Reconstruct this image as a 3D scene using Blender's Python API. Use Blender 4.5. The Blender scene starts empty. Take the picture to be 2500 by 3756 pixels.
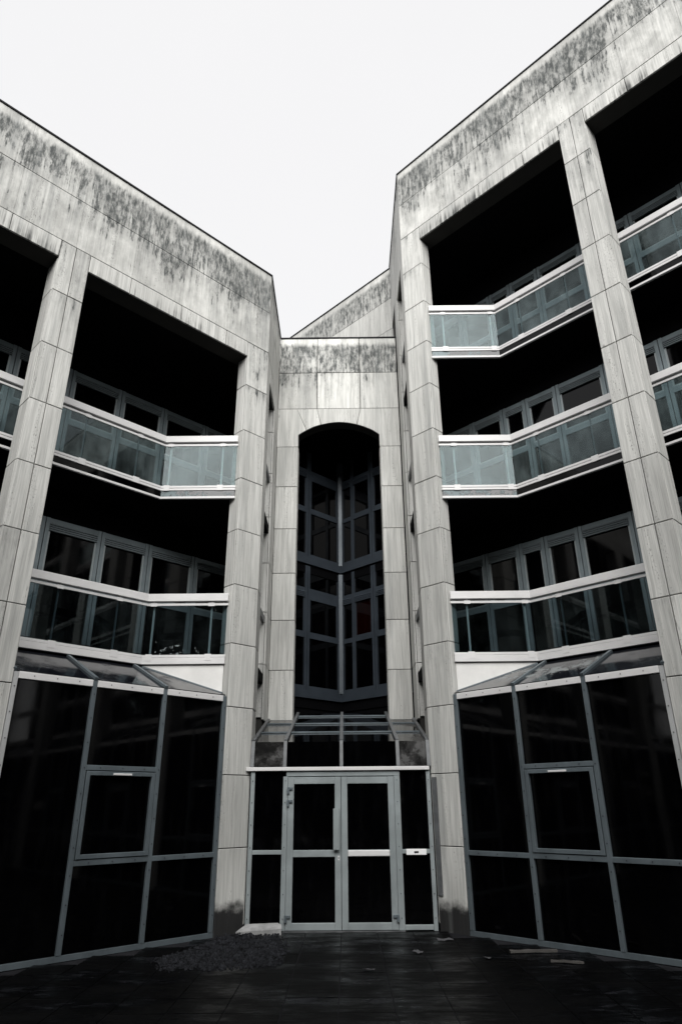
import bpy, bmesh, math, random
from mathutils import Matrix, Vector
R2 = 2 ** -0.5
random.seed(11)
scn = bpy.context.scene
COL = scn.collection

# ------------------------------------------------------------------ camera
cam_d = bpy.data.cameras.new('camera')
cam = bpy.data.objects.new('camera', cam_d); COL.objects.link(cam)
cam_d.sensor_fit = 'VERTICAL'; cam_d.sensor_height = 36.0
cam_d.lens = 2460.3 / 3756 * 36.0
cam_d.clip_start = 0.05; cam_d.clip_end = 2000
_p, _y, _r = math.radians(23.576), math.radians(0.226), math.radians(-0.458)
R0 = Vector((1, 0, 0)); U0 = Vector((0, -math.sin(_p), math.cos(_p))); F0 = Vector((0, math.cos(_p), math.sin(_p)))
rt = R0 * math.cos(_r) + U0 * math.sin(_r); up = -R0 * math.sin(_r) + U0 * math.cos(_r)
M = Matrix((rt, up, -F0)).transposed().to_4x4()
cam.matrix_world = Matrix.Translation((0.08, 0, 1.57)) @ Matrix.Rotation(_y, 4, 'Z') @ M
scn.camera = cam

# ------------------------------------------------------------------ sky, sun, exposure
EXPOSURE = 2.02
scn.view_settings.view_transform = 'Standard'; scn.view_settings.look = 'None'
scn.view_settings.exposure = EXPOSURE; scn.view_settings.gamma = 1.0
scn.view_settings.use_curve_mapping = False
SUN_EL, SUN_AZ = math.radians(35), math.radians(178)     # azimuth clockwise from +Y: behind the viewer
w = bpy.data.worlds.new('World'); scn.world = w; w.use_nodes = True
nt = w.node_tree; nt.nodes.clear()
wo = nt.nodes.new('ShaderNodeOutputWorld'); bg = nt.nodes.new('ShaderNodeBackground')
sk = nt.nodes.new('ShaderNodeTexSky'); sk.sky_type = 'NISHITA'; sk.sun_disc = False
sk.sun_elevation = SUN_EL; sk.sun_rotation = SUN_AZ
bg.inputs['Strength'].default_value = 0.1
mx = nt.nodes.new('ShaderNodeMix'); mx.data_type = 'RGBA'; mx.inputs['Factor'].default_value = 0.97
ov = 0.94 / (2 ** EXPOSURE) / 0.1                        # even pale cloud deck over the clear sky
mx.inputs['B'].default_value = (ov * 1.0, ov * 0.99, ov * 0.992, 1)
tcw = nt.nodes.new('ShaderNodeTexCoord'); nzw = nt.nodes.new('ShaderNodeTexNoise'); nzw.inputs['Scale'].default_value = 1.6; nzw.inputs['Detail'].default_value = 5
cmx = nt.nodes.new('ShaderNodeMix'); cmx.data_type = 'RGBA'
cmx.inputs['A'].default_value = (ov * 0.97, ov * 0.963, ov * 0.966, 1); cmx.inputs['B'].default_value = (ov * 1.03, ov * 1.02, ov * 1.018, 1)
nt.links.new(tcw.outputs['Generated'], nzw.inputs['Vector']); nt.links.new(nzw.outputs['Fac'], cmx.inputs['Factor']); nt.links.new(cmx.outputs['Result'], mx.inputs['B'])
nt.links.new(sk.outputs['Color'], mx.inputs['A']); nt.links.new(mx.outputs['Result'], bg.inputs['Color'])
nt.links.new(bg.outputs['Background'], wo.inputs['Surface'])
sd = bpy.data.lights.new('sun', 'SUN'); sd.energy = 1.5; sd.angle = math.radians(64); sd.color = (1.0, 0.992, 0.97)
sun = bpy.data.objects.new('sun', sd); COL.objects.link(sun)
_sv = Vector((math.sin(SUN_AZ) * math.cos(SUN_EL), math.cos(SUN_AZ) * math.cos(SUN_EL), math.sin(SUN_EL)))
sun.rotation_euler = (-_sv).to_track_quat('-Z', 'Y').to_euler(); sun.location = _sv * 40

# ------------------------------------------------------------------ material helpers
class N:
    def __init__(s, name):
        s.m = bpy.data.materials.new(name); s.m.use_nodes = True
        s.t = s.m.node_tree; s.t.nodes.clear()
        s.out = s.t.nodes.new('ShaderNodeOutputMaterial')
    def n(s, typ, **kw):
        nd = s.t.nodes.new(typ)
        for k, v in kw.items():
            if k.startswith('i_'):
                key = k[2:]
                nd.inputs[int(key) if key.isdigit() else key.replace('_', ' ')].default_value = v
            else: setattr(nd, k, v)
        return nd
    def l(s, a, b): s.t.links.new(a, b)
    def put(s, sock, v):
        if hasattr(v, 'is_linked') or hasattr(v, 'links'): s.l(v, sock)
        else: sock.default_value = v
    def math(s, op, a, b=0.0, clamp=False):
        nd = s.n('ShaderNodeMath', operation=op, use_clamp=clamp)
        s.put(nd.inputs[0], a); s.put(nd.inputs[1], b); return nd.outputs[0]
    def ramp(s, v, lo, hi, a=0.0, b=1.0, smooth=True):
        nd = s.n('ShaderNodeMapRange', interpolation_type='SMOOTHSTEP' if smooth else 'LINEAR', clamp=True)
        s.put(nd.inputs['Value'], v); s.put(nd.inputs['From Min'], lo); s.put(nd.inputs['From Max'], hi)
        s.put(nd.inputs['To Min'], a); s.put(nd.inputs['To Max'], b); return nd.outputs[0]
    def mix(s, f, a, b, blend='MIX'):
        nd = s.n('ShaderNodeMix', data_type='RGBA', blend_type=blend)
        s.put(nd.inputs['Factor'], f); s.put(nd.inputs['A'], a); s.put(nd.inputs['B'], b); return nd.outputs['Result']
    def noise(s, vec, scale, detail=4.0, rough=0.55, dim='3D'):
        nd = s.n('ShaderNodeTexNoise', noise_dimensions=dim)
        nd.inputs['Scale'].default_value = scale; nd.inputs['Detail'].default_value = detail; nd.inputs['Roughness'].default_value = rough
        if vec is not None: s.l(vec, nd.inputs['Vector'])
        return nd.outputs['Fac']
    def scale(s, vec, sc, add=None):
        nd = s.n('ShaderNodeVectorMath', operation='MULTIPLY'); s.l(vec, nd.inputs[0]); nd.inputs[1].default_value = sc
        o = nd.outputs[0]
        if add is not None:
            n2 = s.n('ShaderNodeVectorMath', operation='ADD'); s.l(o, n2.inputs[0]); s.l(add, n2.inputs[1]); o = n2.outputs[0]
        return o
    def bsdf(s, color, rough=0.6, metal=0.0, spec=0.5, normal=None):
        b = s.n('ShaderNodeBsdfPrincipled')
        s.put(b.inputs['Base Color'], color); s.put(b.inputs['Roughness'], rough); s.put(b.inputs['Metallic'], metal)
        s.put(b.inputs['Specular IOR Level'], spec)
        if normal is not None: s.l(normal, b.inputs['Normal'])
        s.l(b.outputs[0], s.out.inputs['Surface']); return b
    def bump(s, h, strength=0.2, dist=0.01):
        b = s.n('ShaderNodeBump'); b.inputs['Strength'].default_value = strength; b.inputs['Distance'].default_value = dist
        s.l(h, b.inputs['Height']); return b.outputs[0]
MAT = {}
def c4(r, g, b): return (r, g, b, 1)

def mk_stone():
    k = N('travertine'); g = k.n('ShaderNodeTexCoord'); geo = k.n('ShaderNodeNewGeometry'); oi = k.n('ShaderNodeObjectInfo')
    O = g.outputs['Object']; P = geo.outputs['Position']
    rv = k.n('ShaderNodeCombineXYZ'); r37 = k.math('MULTIPLY', oi.outputs['Random'], 37.0)
    k.l(r37, rv.inputs[0]); k.l(k.math('MULTIPLY', oi.outputs['Random'], 91.0), rv.inputs[2])
    off = rv.outputs[0]
    wob = k.noise(k.scale(O, (2.0, 2.0, 2.6), off), 1.0, 2, 0.5)
    wv = k.n('ShaderNodeCombineXYZ'); k.l(k.math('MULTIPLY', k.math('SUBTRACT', wob, 0.5), 0.8), wv.inputs[0])
    wadd = k.n('ShaderNodeVectorMath', operation='ADD'); k.l(off, wadd.inputs[0]); k.l(wv.outputs[0], wadd.inputs[1]); woff = wadd.outputs[0]
    g1 = k.noise(k.scale(O, (16, 16, 0.7), woff), 1.0, 5, 0.6)
    g2 = k.noise(k.scale(O, (70, 70, 1.6), woff), 1.0, 4, 0.6)
    big = k.noise(k.scale(P, (0.5, 0.5, 0.35)), 1.0, 3, 0.5)
    tone = k.math('ADD', k.math('MULTIPLY', k.ramp(g1, 0.3, 0.7), 0.55), k.math('MULTIPLY', k.ramp(g2, 0.3, 0.7), 0.45))
    sep = k.n('ShaderNodeSeparateColor'); k.l(oi.outputs['Color'], sep.inputs[0])
    mott = k.noise(k.scale(P, (3.2, 3.2, 2.2)), 1.0, 6, 0.66)
    par = k.ramp(sep.outputs[0], 0.5, 0.75)
    tone = k.math('ADD', k.math('MULTIPLY', tone, k.ramp(par, 0, 1, 1.0, 0.5)), k.math('MULTIPLY', k.math('MULTIPLY', k.ramp(mott, 0.34, 0.64), par), 0.56))
    col = k.mix(tone, c4(0.355, 0.354, 0.337), c4(0.66, 0.656, 0.628))
    pv = k.ramp(oi.outputs['Random'], 0, 1, 0.88, 1.06, False)
    pvc = k.n('ShaderNodeCombineColor'); [k.l(pv, pvc.inputs[i]) for i in range(3)]
    col = k.mix(1.0, col, pvc.outputs[0], 'MULTIPLY')
    bigc = k.ramp(big, 0.3, 0.7, 0.9, 1.05); bc = k.n('ShaderNodeCombineColor'); [k.l(bigc, bc.inputs[i]) for i in range(3)]
    col = k.mix(1.0, col, bc.outputs[0], 'MULTIPLY')
    # pores: short vertical pits gathered in veins
    vein = k.ramp(k.noise(k.scale(O, (7, 7, 0.5), woff), 1.0, 2, 0.5), 0.52, 0.66)
    pit = k.ramp(k.noise(k.scale(O, (85, 85, 26), off), 1.0, 2, 0.6), 0.57, 0.66)
    pits = k.math('MULTIPLY', vein, pit)
    crack = k.math('MULTIPLY', k.ramp(k.noise(k.scale(O, (9, 9, 0.8), woff), 1.0, 4, 0.75), 0.625, 0.685), k.ramp(k.noise(k.scale(O, (5, 5, 7), off), 1.0, 3, 0.6), 0.46, 0.58))
    col = k.mix(k.math('MULTIPLY', k.math('MAXIMUM', pits, crack), 0.75, True), col, c4(0.07, 0.065, 0.06))
    # weathering, strength held per stone in the object colour (r: run-off under the coping, g: drip at the lower edge, b: soot at the foot)
    so = k.n('ShaderNodeSeparateXYZ'); k.l(O, so.inputs[0]); lz = so.outputs[2]
    st1 = k.noise(k.scale(P, (19, 19, 0.75)), 1.0, 5, 0.6)
    st2 = k.noise(k.scale(P, (1.1, 1.1, 0.9)), 1.0, 4, 0.6)
    st3 = k.noise(k.scale(P, (24, 24, 7)), 1.0, 4, 0.65)
    st4 = k.noise(k.scale(P, (8, 8, 3.2)), 1.0, 5, 0.7)
    drip = k.math('ADD', k.math('MULTIPLY', st1, 0.62), k.math('ADD', k.math('MULTIPLY', st2, 0.72), k.math('ADD', k.math('MULTIPLY', st3, 0.22), k.math('MULTIPLY', st4, 0.42))))
    toprow = k.ramp(sep.outputs[0], 0.75, 0.8)
    zt = k.math('ADD', lz, k.math('MULTIPLY', k.math('ADD', k.math('MULTIPLY', st1, 0.26), k.math('MULTIPLY', st4, 0.1)), toprow))
    zone = k.math('MULTIPLY', k.ramp(zt, k.ramp(toprow, 0, 1, 0.02, 0.07), k.ramp(toprow, 0, 1, 0.0, -0.07)), 1.0)
    fall = k.math('MULTIPLY', lz, k.ramp(toprow, 0, 1, 0.20, 0.14, False))          # thins out downwards
    th = k.ramp(sep.outputs[0], 0, 1, 1.32, 0.77, False)
    m1 = k.math('MULTIPLY', zone, k.ramp(k.math('SUBTRACT', k.math('ADD', drip, fall), th), 0.0, 0.10))
    fade = k.math('MULTIPLY', m1, k.ramp(k.noise(k.scale(P, (16, 16, 5)), 1.0, 5, 0.7), 0.32, 0.64, 0.3, 1.0))
    soft = k.math('MULTIPLY', k.math('MULTIPLY', zone, k.ramp(k.math('SUBTRACT', k.math('ADD', drip, fall), th), -0.16, 0.08)), 0.33)
    fade = k.math('MAXIMUM', fade, soft)
    zone2 = k.ramp(k.math('SUBTRACT', lz, k.math('MULTIPLY', st1, 0.25)), -0.16, -0.42)
    m2 = k.math('MULTIPLY', k.math('MULTIPLY', zone2, sep.outputs[1]), k.ramp(k.math('ADD', k.math('MULTIPLY', st1, 0.6), k.math('MULTIPLY', st2, 0.5)), 0.5, 0.68))
    sp = k.n('ShaderNodeSeparateXYZ'); k.l(P, sp.inputs[0])
    m3 = k.math('MULTIPLY', sep.outputs[2], k.ramp(k.math('ADD', sp.outputs[2], k.math('MULTIPLY', k.noise(k.scale(P, (5, 5, 5)), 1.0, 4, 0.6), 0.30)), 0.56, 0.40))
    col = k.mix(k.math('MULTIPLY', fade, 0.93), col, c4(0.035, 0.040, 0.040))
    col = k.mix(k.math('MULTIPLY', m2, 0.9), col, c4(0.03, 0.032, 0.032))
    col = k.mix(k.math('MULTIPLY', m3, 0.97), col, c4(0.006, 0.006, 0.007))
    # faint soft grey runs everywhere
    run = k.ramp(k.noise(k.scale(P, (5.5, 5.5, 0.33)), 1.0, 4, 0.6), 0.5, 0.72)
    col = k.mix(k.math('MULTIPLY', run, 0.42), col, c4(0.19, 0.198, 0.195))
    hgt = k.math('SUBTRACT', k.math('MULTIPLY', g2, 0.4), k.math('MAXIMUM', pits, crack))
    k.bsdf(col, 0.82, 0, 0.25, k.bump(hgt, 0.35, 0.006))
    return k.m
MAT['stone'] = mk_stone()

def mk_plain(name, col, rough=0.6, metal=0.0, spec=0.5, var=0.12, sc=(3, 3, 3), bump=0.0):
    k = N(name); g = k.n('ShaderNodeNewGeometry')
    n1 = k.noise(k.scale(g.outputs['Position'], sc), 1.0, 5, 0.6)
    a = tuple(min(1, x * (1 - var)) for x in col) + (1,); b = tuple(min(1, x * (1 + var)) for x in col) + (1,)
    n2 = k.noise(k.scale(g.outputs['Position'], tuple(x * 13 for x in sc)), 1.0, 3, 0.6)
    cc = k.mix(k.math('ADD', k.math('MULTIPLY', k.ramp(n1, 0.3, 0.7), 0.7), k.math('MULTIPLY', n2, 0.3)), a, b)
    rr = k.ramp(n1, 0.3, 0.7, max(0.02, rough - 0.08), rough + 0.08)
    k.bsdf(cc, rr, metal, spec, k.bump(n2, bump, 0.004) if bump else None)
    return k.m
MAT['alu'] = mk_plain('pale_aluminium', (0.64, 0.632, 0.628), 0.45, 0.0, 0.5, 0.07, (2, 2, 6))
MAT['frame'] = mk_plain('grey_aluminium', (0.125, 0.15, 0.165), 0.42, 0.35, 0.5, 0.16, (3, 3, 1.2))
MAT['outer'] = mk_plain('bright_outer_post', (0.42, 0.425, 0.425), 0.45, 0.1, 0.5, 0.12, (3, 3, 1))
MAT['sash'] = mk_plain('light_sash', (0.31, 0.345, 0.352), 0.4, 0.3, 0.5, 0.1)
MAT['winframe'] = mk_plain('window_frame_metal', (0.19, 0.225, 0.24), 0.45, 0.3, 0.5, 0.15)
MAT['vframe'] = mk_plain('blue_grey_frame', (0.045, 0.056, 0.07), 0.45, 0.3, 0.5, 0.15)
MAT['vmull'] = mk_plain('corner_mullion_metal', (0.065, 0.078, 0.09), 0.45, 0.3, 0.5, 0.15)
MAT['shutter'] = mk_plain('shutter_slats', (0.15, 0.175, 0.185), 0.55, 0.1, 0.4, 0.12)
MAT['core'] = mk_plain('dark_joint', (0.035, 0.034, 0.032), 0.9, 0, 0.1)
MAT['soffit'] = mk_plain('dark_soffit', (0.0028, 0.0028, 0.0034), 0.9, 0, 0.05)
MAT['black'] = mk_plain('coping_metal', (0.007, 0.007, 0.008), 0.6, 0, 0.2)
MAT['screw'] = mk_plain('dark_screw', (0.03, 0.03, 0.035), 0.5, 0.4, 0.3)
MAT['white'] = mk_plain('white_panel', (0.72, 0.71, 0.69), 0.6, 0, 0.3, 0.10, (2, 2, 2))
MAT['steel'] = mk_plain('rib_steel', (0.13, 0.135, 0.14), 0.5, 0.3, 0.4, 0.3, (6, 6, 6))
MAT['plate'] = mk_plain('white_plate', (0.85, 0.85, 0.85), 0.5, 0, 0.4, 0.02)

def mk_pane(name, col, rough=0.03, spec=0.25):
    k = N(name); g = k.n('ShaderNodeNewGeometry')
    n1 = k.noise(k.scale(g.outputs['Position'], (1.3, 1.3, 1.3)), 1.0, 2, 0.5)
    dirt = k.noise(k.scale(g.outputs['Position'], (9, 9, 2)), 1.0, 5, 0.65)
    cc = k.mix(k.ramp(dirt, 0.45, 0.8), c4(*col), c4(*(x * 1.8 + 0.001 for x in col)))
    k.bsdf(cc, k.ramp(dirt, 0.3, 0.8, rough, rough + 0.06), 0, spec, k.bump(n1, 0.05, 0.02))
    return k.m
MAT['pane'] = mk_pane('dark_glass', (0.0005, 0.0005, 0.0007))
MAT['pane_red'] = mk_pane('dark_glass_red_curtain', (0.0045, 0.0007, 0.0005))
def mk_bglass(name, tint, lo, hi, mul):
    k = N(name); g = k.n('ShaderNodeNewGeometry')
    tr = k.n('ShaderNodeBsdfTransparent'); tr.inputs[0].default_value = c4(*tint)
    gl = k.n('ShaderNodeBsdfGlossy'); gl.inputs['Roughness'].default_value = 0.02; gl.inputs['Color'].default_value = c4(0.85, 0.98, 1.0)
    fr = k.n('ShaderNodeFresnel'); fr.inputs['IOR'].default_value = 1.5
    n1 = k.noise(k.scale(g.outputs['Position'], (2.2, 2.2, 1.4)), 1.0, 6, 0.68)
    k.l(k.bump(k.noise(k.scale(g.outputs['Position'], (1.1, 1.1, 1.1)), 1.0, 1, 0.4), 0.02, 0.02), gl.inputs['Normal'])
    m1 = k.n('ShaderNodeMixShader'); k.l(k.math('MULTIPLY', k.math('MULTIPLY', fr.outputs[0], mul, True), k.math('SUBTRACT', 1.0, g.outputs['Backfacing'])), m1.inputs[0]); k.l(tr.outputs[0], m1.inputs[1]); k.l(gl.outputs[0], m1.inputs[2])
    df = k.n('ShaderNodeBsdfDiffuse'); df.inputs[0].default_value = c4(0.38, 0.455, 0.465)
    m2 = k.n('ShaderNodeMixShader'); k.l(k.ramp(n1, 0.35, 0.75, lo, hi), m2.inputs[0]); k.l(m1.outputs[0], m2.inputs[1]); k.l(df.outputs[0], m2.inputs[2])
    k.l(m2.outputs[0], k.out.inputs['Surface']); return k.m
MAT['bglass'] = mk_bglass('balustrade_glass', (0.58, 0.64, 0.66), 0.0, 0.012, 0.9)
MAT['bglass_painted_sky'] = mk_bglass('painted_sky_balustrade_glass', (0.64, 0.71, 0.72), 0.02, 0.15, 0.75)  # pale diffuse tint painted in place of sky reflection on the upper panes
def mk_peel(name, dark, light, lo, hi, sc=9.0):
    k = N(name); g = k.n('ShaderNodeNewGeometry'); P = g.outputs['Position']
    n1 = k.noise(k.scale(P, (sc, sc, sc)), 1.0, 7, 0.72); n2 = k.noise(k.scale(P, (1.4, 1.4, 1.4)), 1.0, 3, 0.5)
    m = k.ramp(k.math('ADD', k.math('MULTIPLY', n1, 0.55), k.math('MULTIPLY', n2, 0.55)), lo, hi)
    k.bsdf(k.mix(m, c4(*dark), c4(*light)), k.ramp(m, 0, 1, 0.08, 0.6), 0, 0.5, k.bump(m, 0.3, 0.003)); return k.m
MAT['spandrel'] = mk_peel('peeling_spandrel_film', (0.006, 0.008, 0.012), (0.16, 0.20, 0.21), 0.555, 0.62, 14)
MAT['roofglass'] = mk_peel('dusty_roof_glass', (0.004, 0.0045, 0.007), (0.018, 0.02, 0.026), 0.5, 0.8, 3)
MAT['roofglass_peel'] = mk_peel('roof_glass_with_peeling_film', (0.006, 0.0065, 0.009), (0.20, 0.21, 0.21), 0.58, 0.64, 5)
MAT['dirtyglass'] = mk_peel('dirty_canopy_glass', (0.008, 0.008, 0.008), (0.045, 0.044, 0.043), 0.45, 0.8, 4)
def mk_tile():
    k = N('dark_slate'); g = k.n('ShaderNodeNewGeometry'); oi = k.n('ShaderNodeObjectInfo'); P = g.outputs['Position']
    n1 = k.noise(k.scale(P, (1.0, 2.2, 1)), 1.0, 5, 0.62); n2 = k.noise(k.scale(P, (5, 13, 5)), 1.0, 6, 0.7); n3 = k.noise(k.scale(P, (40, 40, 40)), 1.0, 3, 0.6)
    m = k.ramp(k.math('ADD', k.math('MULTIPLY', n1, 0.6), k.math('MULTIPLY', n2, 0.5)), 0.56, 0.80)
    cc = k.mix(m, c4(0.0008, 0.0008, 0.0010), c4(0.026, 0.027, 0.032))
    pv = k.ramp(oi.outputs['Random'], 0, 1, 0.55, 1.2, False); pc = k.n('ShaderNodeCombineColor'); [k.l(pv, pc.inputs[i]) for i in range(3)]
    cc = k.mix(1.0, cc, pc.outputs[0], 'MULTIPLY')
    k.bsdf(cc, k.ramp(k.math('ADD', k.math('MULTIPLY', n1, 0.7), k.math('MULTIPLY', n2, 0.3)), 0.4, 0.6, 0.62, 0.26), 0, 0.085, k.bump(k.math('ADD', n2, k.math('MULTIPLY', n3, 0.5)), 0.6, 0.012)); return k.m
MAT['tile'] = mk_tile()
MAT['grout'] = mk_plain('pale_grout', (0.012, 0.012, 0.014), 0.9, 0, 0.1, 0.5)
MAT['ground'] = mk_plain('dark_asphalt', (0.006, 0.006, 0.007), 0.9, 0, 0.05, 0.4)
MAT['rubble'] = mk_plain('crushed_concrete', (0.016, 0.0168, 0.0195), 0.95, 0, 0.1, 0.75, (9, 9, 9), 0.8)
MAT['lump'] = mk_plain('broken_concrete', (0.26, 0.26, 0.26), 0.9, 0, 0.2, 0.35, (7, 7, 7), 0.6)
MAT['lath'] = mk_plain('pale_timber', (0.07, 0.066, 0.062), 0.7, 0, 0.3, 0.3)
MAT['paper'] = mk_plain('paper', (0.07, 0.07, 0.075), 0.8, 0, 0.2, 0.1)
MAT['bark'] = mk_plain('bark', (0.05, 0.04, 0.03), 0.9, 0, 0.1, 0.4)
MAT['leaf'] = mk_plain('leaf', (0.02, 0.034, 0.014), 0.6, 0, 0.3, 0.5)

# ------------------------------------------------------------------ object helpers
WM = {}
def parent_to(o, p):
    if p is not None:
        o.parent = p; o.matrix_parent_inverse = WM[p.name].inverted()
def thing(name, loc, label, cat, group=None):
    o = bpy.data.objects.new(name, None); COL.objects.link(o); o.empty_display_size = 0.3
    o.matrix_basis = Matrix.Translation(loc); WM[o.name] = o.matrix_basis.copy()
    o['label'] = label; o['category'] = cat
    if group: o['group'] = group
    return o
def tag(o, label, cat, group=None):
    o['label'] = label; o['category'] = cat
    if group: o['group'] = group
    return o
class MB:
    def __init__(s): s.v = []; s.f = []
    def pts(s, vs, fs):
        b = len(s.v); s.v += [tuple(q) for q in vs]; s.f += [tuple(b + i for i in f) for f in fs]; return s
    def hexa(s, q):      # 8 points: bottom 4, top 4
        return s.pts(q, [(0, 1, 2, 3), (7, 6, 5, 4), (0, 4, 5, 1), (1, 5, 6, 2), (2, 6, 7, 3), (3, 7, 4, 0)])
    def box(s, F, a0, a1, v0, v1, z0, z1):
        return s.hexa([F(a0, v0, z0), F(a1, v0, z0), F(a1, v1, z0), F(a0, v1, z0), F(a0, v0, z1), F(a1, v0, z1), F(a1, v1, z1), F(a0, v1, z1)])
    def prism(s, poly, z0, z1):
        n = len(poly)
        return s.pts([(x, y, z0) for x, y in poly] + [(x, y, z1) for x, y in poly],
                     [tuple(range(n))[::-1], tuple(range(n, 2 * n))] + [(i, (i + 1) % n, n + (i + 1) % n, n + i) for i in range(n)])
    def sweep(s, path, o0, o1, z0, z1):
        """rectangular section along a plan polyline, mitred; o = offset to the left of travel"""
        P = [Vector(q) for q in path]; rows = []
        for i, q in enumerate(P):
            d1 = (P[i] - P[i - 1]).normalized() if i else (P[1] - P[0]).normalized()
            d2 = (P[i + 1] - P[i]).normalized() if i < len(P) - 1 else d1
            n1 = Vector((-d1.y, d1.x)); n2 = Vector((-d2.y, d2.x)); nn = (n1 + n2).normalized(); nn = nn / nn.dot(n1)
            a = q + nn * o0; b = q + nn * o1
            rows.append([(a.x, a.y, z0), (b.x, b.y, z0), (b.x, b.y, z1), (a.x, a.y, z1)])
        b0 = len(s.v)
        for r in rows: s.v += r
        for i in range(len(rows) - 1):
            a = b0 + i * 4
            for j in range(4): s.f.append((a + j, a + (j + 1) % 4, a + 4 + (j + 1) % 4, a + 4 + j))
        s.f.append((b0, b0 + 1, b0 + 2, b0 + 3)); e = b0 + (len(rows) - 1) * 4; s.f.append((e + 3, e + 2, e + 1, e))
        return s
    def bar(s, a, b, w, h, up=Vector((0, 0, 1))):
        a = Vector(a); b = Vector(b); d = (b - a).normalized(); x = d.cross(up).normalized() * w / 2; y = x.cross(d).normalized() * h / 2
        return s.hexa([a - x - y, a + x - y, a + x + y, a - x + y, b - x - y, b + x - y, b + x + y, b - x + y])
    def build(s, name, mat, parent=None, bevel=0.0, origin=None):
        me = bpy.data.meshes.new(name); org = Vector(origin) if origin else None
        vs = s.v
        if org is None:
            n = len(vs); org = Vector((sum(q[0] for q in vs) / n, sum(q[1] for q in vs) / n, min(q[2] for q in vs)))
        me.from_pydata([(q[0] - org.x, q[1] - org.y, q[2] - org.z) for q in vs], [], s.f)
        bm = bmesh.new(); bm.from_mesh(me); bmesh.ops.recalc_face_normals(bm, faces=bm.faces)
        if bevel: bmesh.ops.bevel(bm, geom=bm.edges[:], offset=bevel, segments=1, affect='EDGES')
        bm.to_mesh(me); bm.free()
        me.materials.append(MAT[mat])
        o = bpy.data.objects.new(name, me); COL.objects.link(o)
        o.matrix_basis = Matrix.Translation(org); WM[o.name] = o.matrix_basis.copy()
        parent_to(o, parent); return o

# stone panels share mesh data by size
PM = {}
def panel_mesh(wd, h, gx=0.0055, t=0.03, c=0.005):
    key = (round(wd, 3), round(h, 3), gx); c = min(c, gx)
    if key not in PM:
        g = 0.0055; a = wd / 2 - gx; zt = -g; zb = -h + g
        v = [(-a, t, zb), (a, t, zb), (a, t, zt), (-a, t, zt), (-a, c, zb), (a, c, zb), (a, c, zt), (-a, c, zt),
             (-a + c, 0, zb + c), (a - c, 0, zb + c), (a - c, 0, zt - c), (-a + c, 0, zt - c)]
        f = [(8, 9, 10, 11)]
        for i in range(4):
            j = (i + 1) % 4
            f += [(4 + i, 4 + j, 8 + j, 8 + i), (i, j, 4 + j, 4 + i)]
        me = bpy.data.meshes.new('stone_panel'); me.from_pydata(v, [], f); me.materials.append(MAT['stone']); PM[key] = me
    return PM[key]
def panel(parent, cx, cy, zt, n, wd, h, stain=(0, 0, 0), name='stone_panel', gx=0.0055):
    Y = Vector((-n[0], -n[1], 0)); X = Vector((Y.y, -Y.x, 0)); jit = random.uniform(-0.0025, 0.0025)
    o = bpy.data.objects.new(name, panel_mesh(wd, h, gx)); COL.objects.link(o)
    m = Matrix((X, Y, Vector((0, 0, 1)))).transposed().to_4x4(); m.translation = Vector((cx, cy, zt)) + Y * jit
    o.matrix_basis = m; WM[o.name] = m.copy(); o.color = (*stain, 1); parent_to(o, parent); return o
def panel_row(parent, A, B, n, edges, zt, zb, stain=(0, 0, 0), gx=0.0012):
    """edges: distances from A towards B"""
    A = Vector(A); B = Vector(B); d = (B - A).normalized()
    for e0, e1 in zip(edges[:-1], edges[1:]):
        q = A + d * (e0 + e1) / 2
        panel(parent, q.x, q.y, zt, n, e1 - e0, zt - zb, stain, gx=gx)
def poly_panel(parent, pts, y0, t, stain=(0, 0, 0)):
    """irregular stone in the plane y = y0 (arch stones); pts (x, z) in order"""
    zt = max(q[1] for q in pts); cx = sum(q[0] for q in pts) / len(pts); cz = sum(q[1] for q in pts) / len(pts)
    sh = []
    for x, z in pts:
        d = Vector((cx - x, cz - z)); d.normalize(); sh.append((x + d.x * 0.006, z + d.y * 0.006))
    n = len(sh)
    mb = MB().pts([(x, y0, z) for x, z in sh] + [(x, y0 + t, z) for x, z in sh],
                  [tuple(range(n)), tuple(range(n, 2 * n))[::-1]] + [(i, (i + 1) % n, n + (i + 1) % n, n + i) for i in range(n)])
    o = mb.build('stone_panel', 'stone', parent, 0, (cx, y0, zt)); o.color = (*stain, 1); return o

J = 0.946
def zk(k): return 1.57 + J * (k + 0.427)
FK = 11.915                       # facade plane |x| + y
PW = 0.34                         # pillar width measured in |x|
MODX = 0.672                      # stone module measured in |x|
def wing_frame(s):                # (|x| on the facade, depth behind it, z)
    return lambda u, v, z: (s * (u + v * R2), FK - u + v * R2, z)
def front_frame(y0): return lambda x, v, z: (x, y0 + v, z)

# ------------------------------------------------------------------ ground
gm = MB().pts([(-150, -150, -0.05), (150, -150, -0.05), (150, 150, -0.05), (-150, 150, -0.05)], [(0, 1, 2, 3)])
ground = gm.build('ground', 'ground'); ground['kind'] = 'structure'
pb = MB().prism([(-4.3, 3.6), (4.3, 3.6), (4.3, 7.5), (1.5, 10.4), (1.5, 10.9), (-1.5, 10.9), (-1.5, 10.4), (-4.3, 7.5)], -0.045, -0.008)
pav = pb.build('pavement', 'grout'); pav['kind'] = 'structure'
TW = 0.475
tm = bpy.data.meshes.new('floor_tile')
a = TW / 2 - 0.002
tm.from_pydata([(-a, -a, 0), (a, -a, 0), (a, a, 0), (-a, a, 0), (-a + .004, -a + .004, .02), (a - .004, -a + .004, .02), (a - .004, a - .004, .02), (-a + .004, a - .004, .02)], [],
               [(4, 5, 6, 7), (0, 1, 5, 4), (1, 2, 6, 5), (2, 3, 7, 6), (3, 0, 4, 7)])
tm.materials.append(MAT['tile'])
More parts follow.
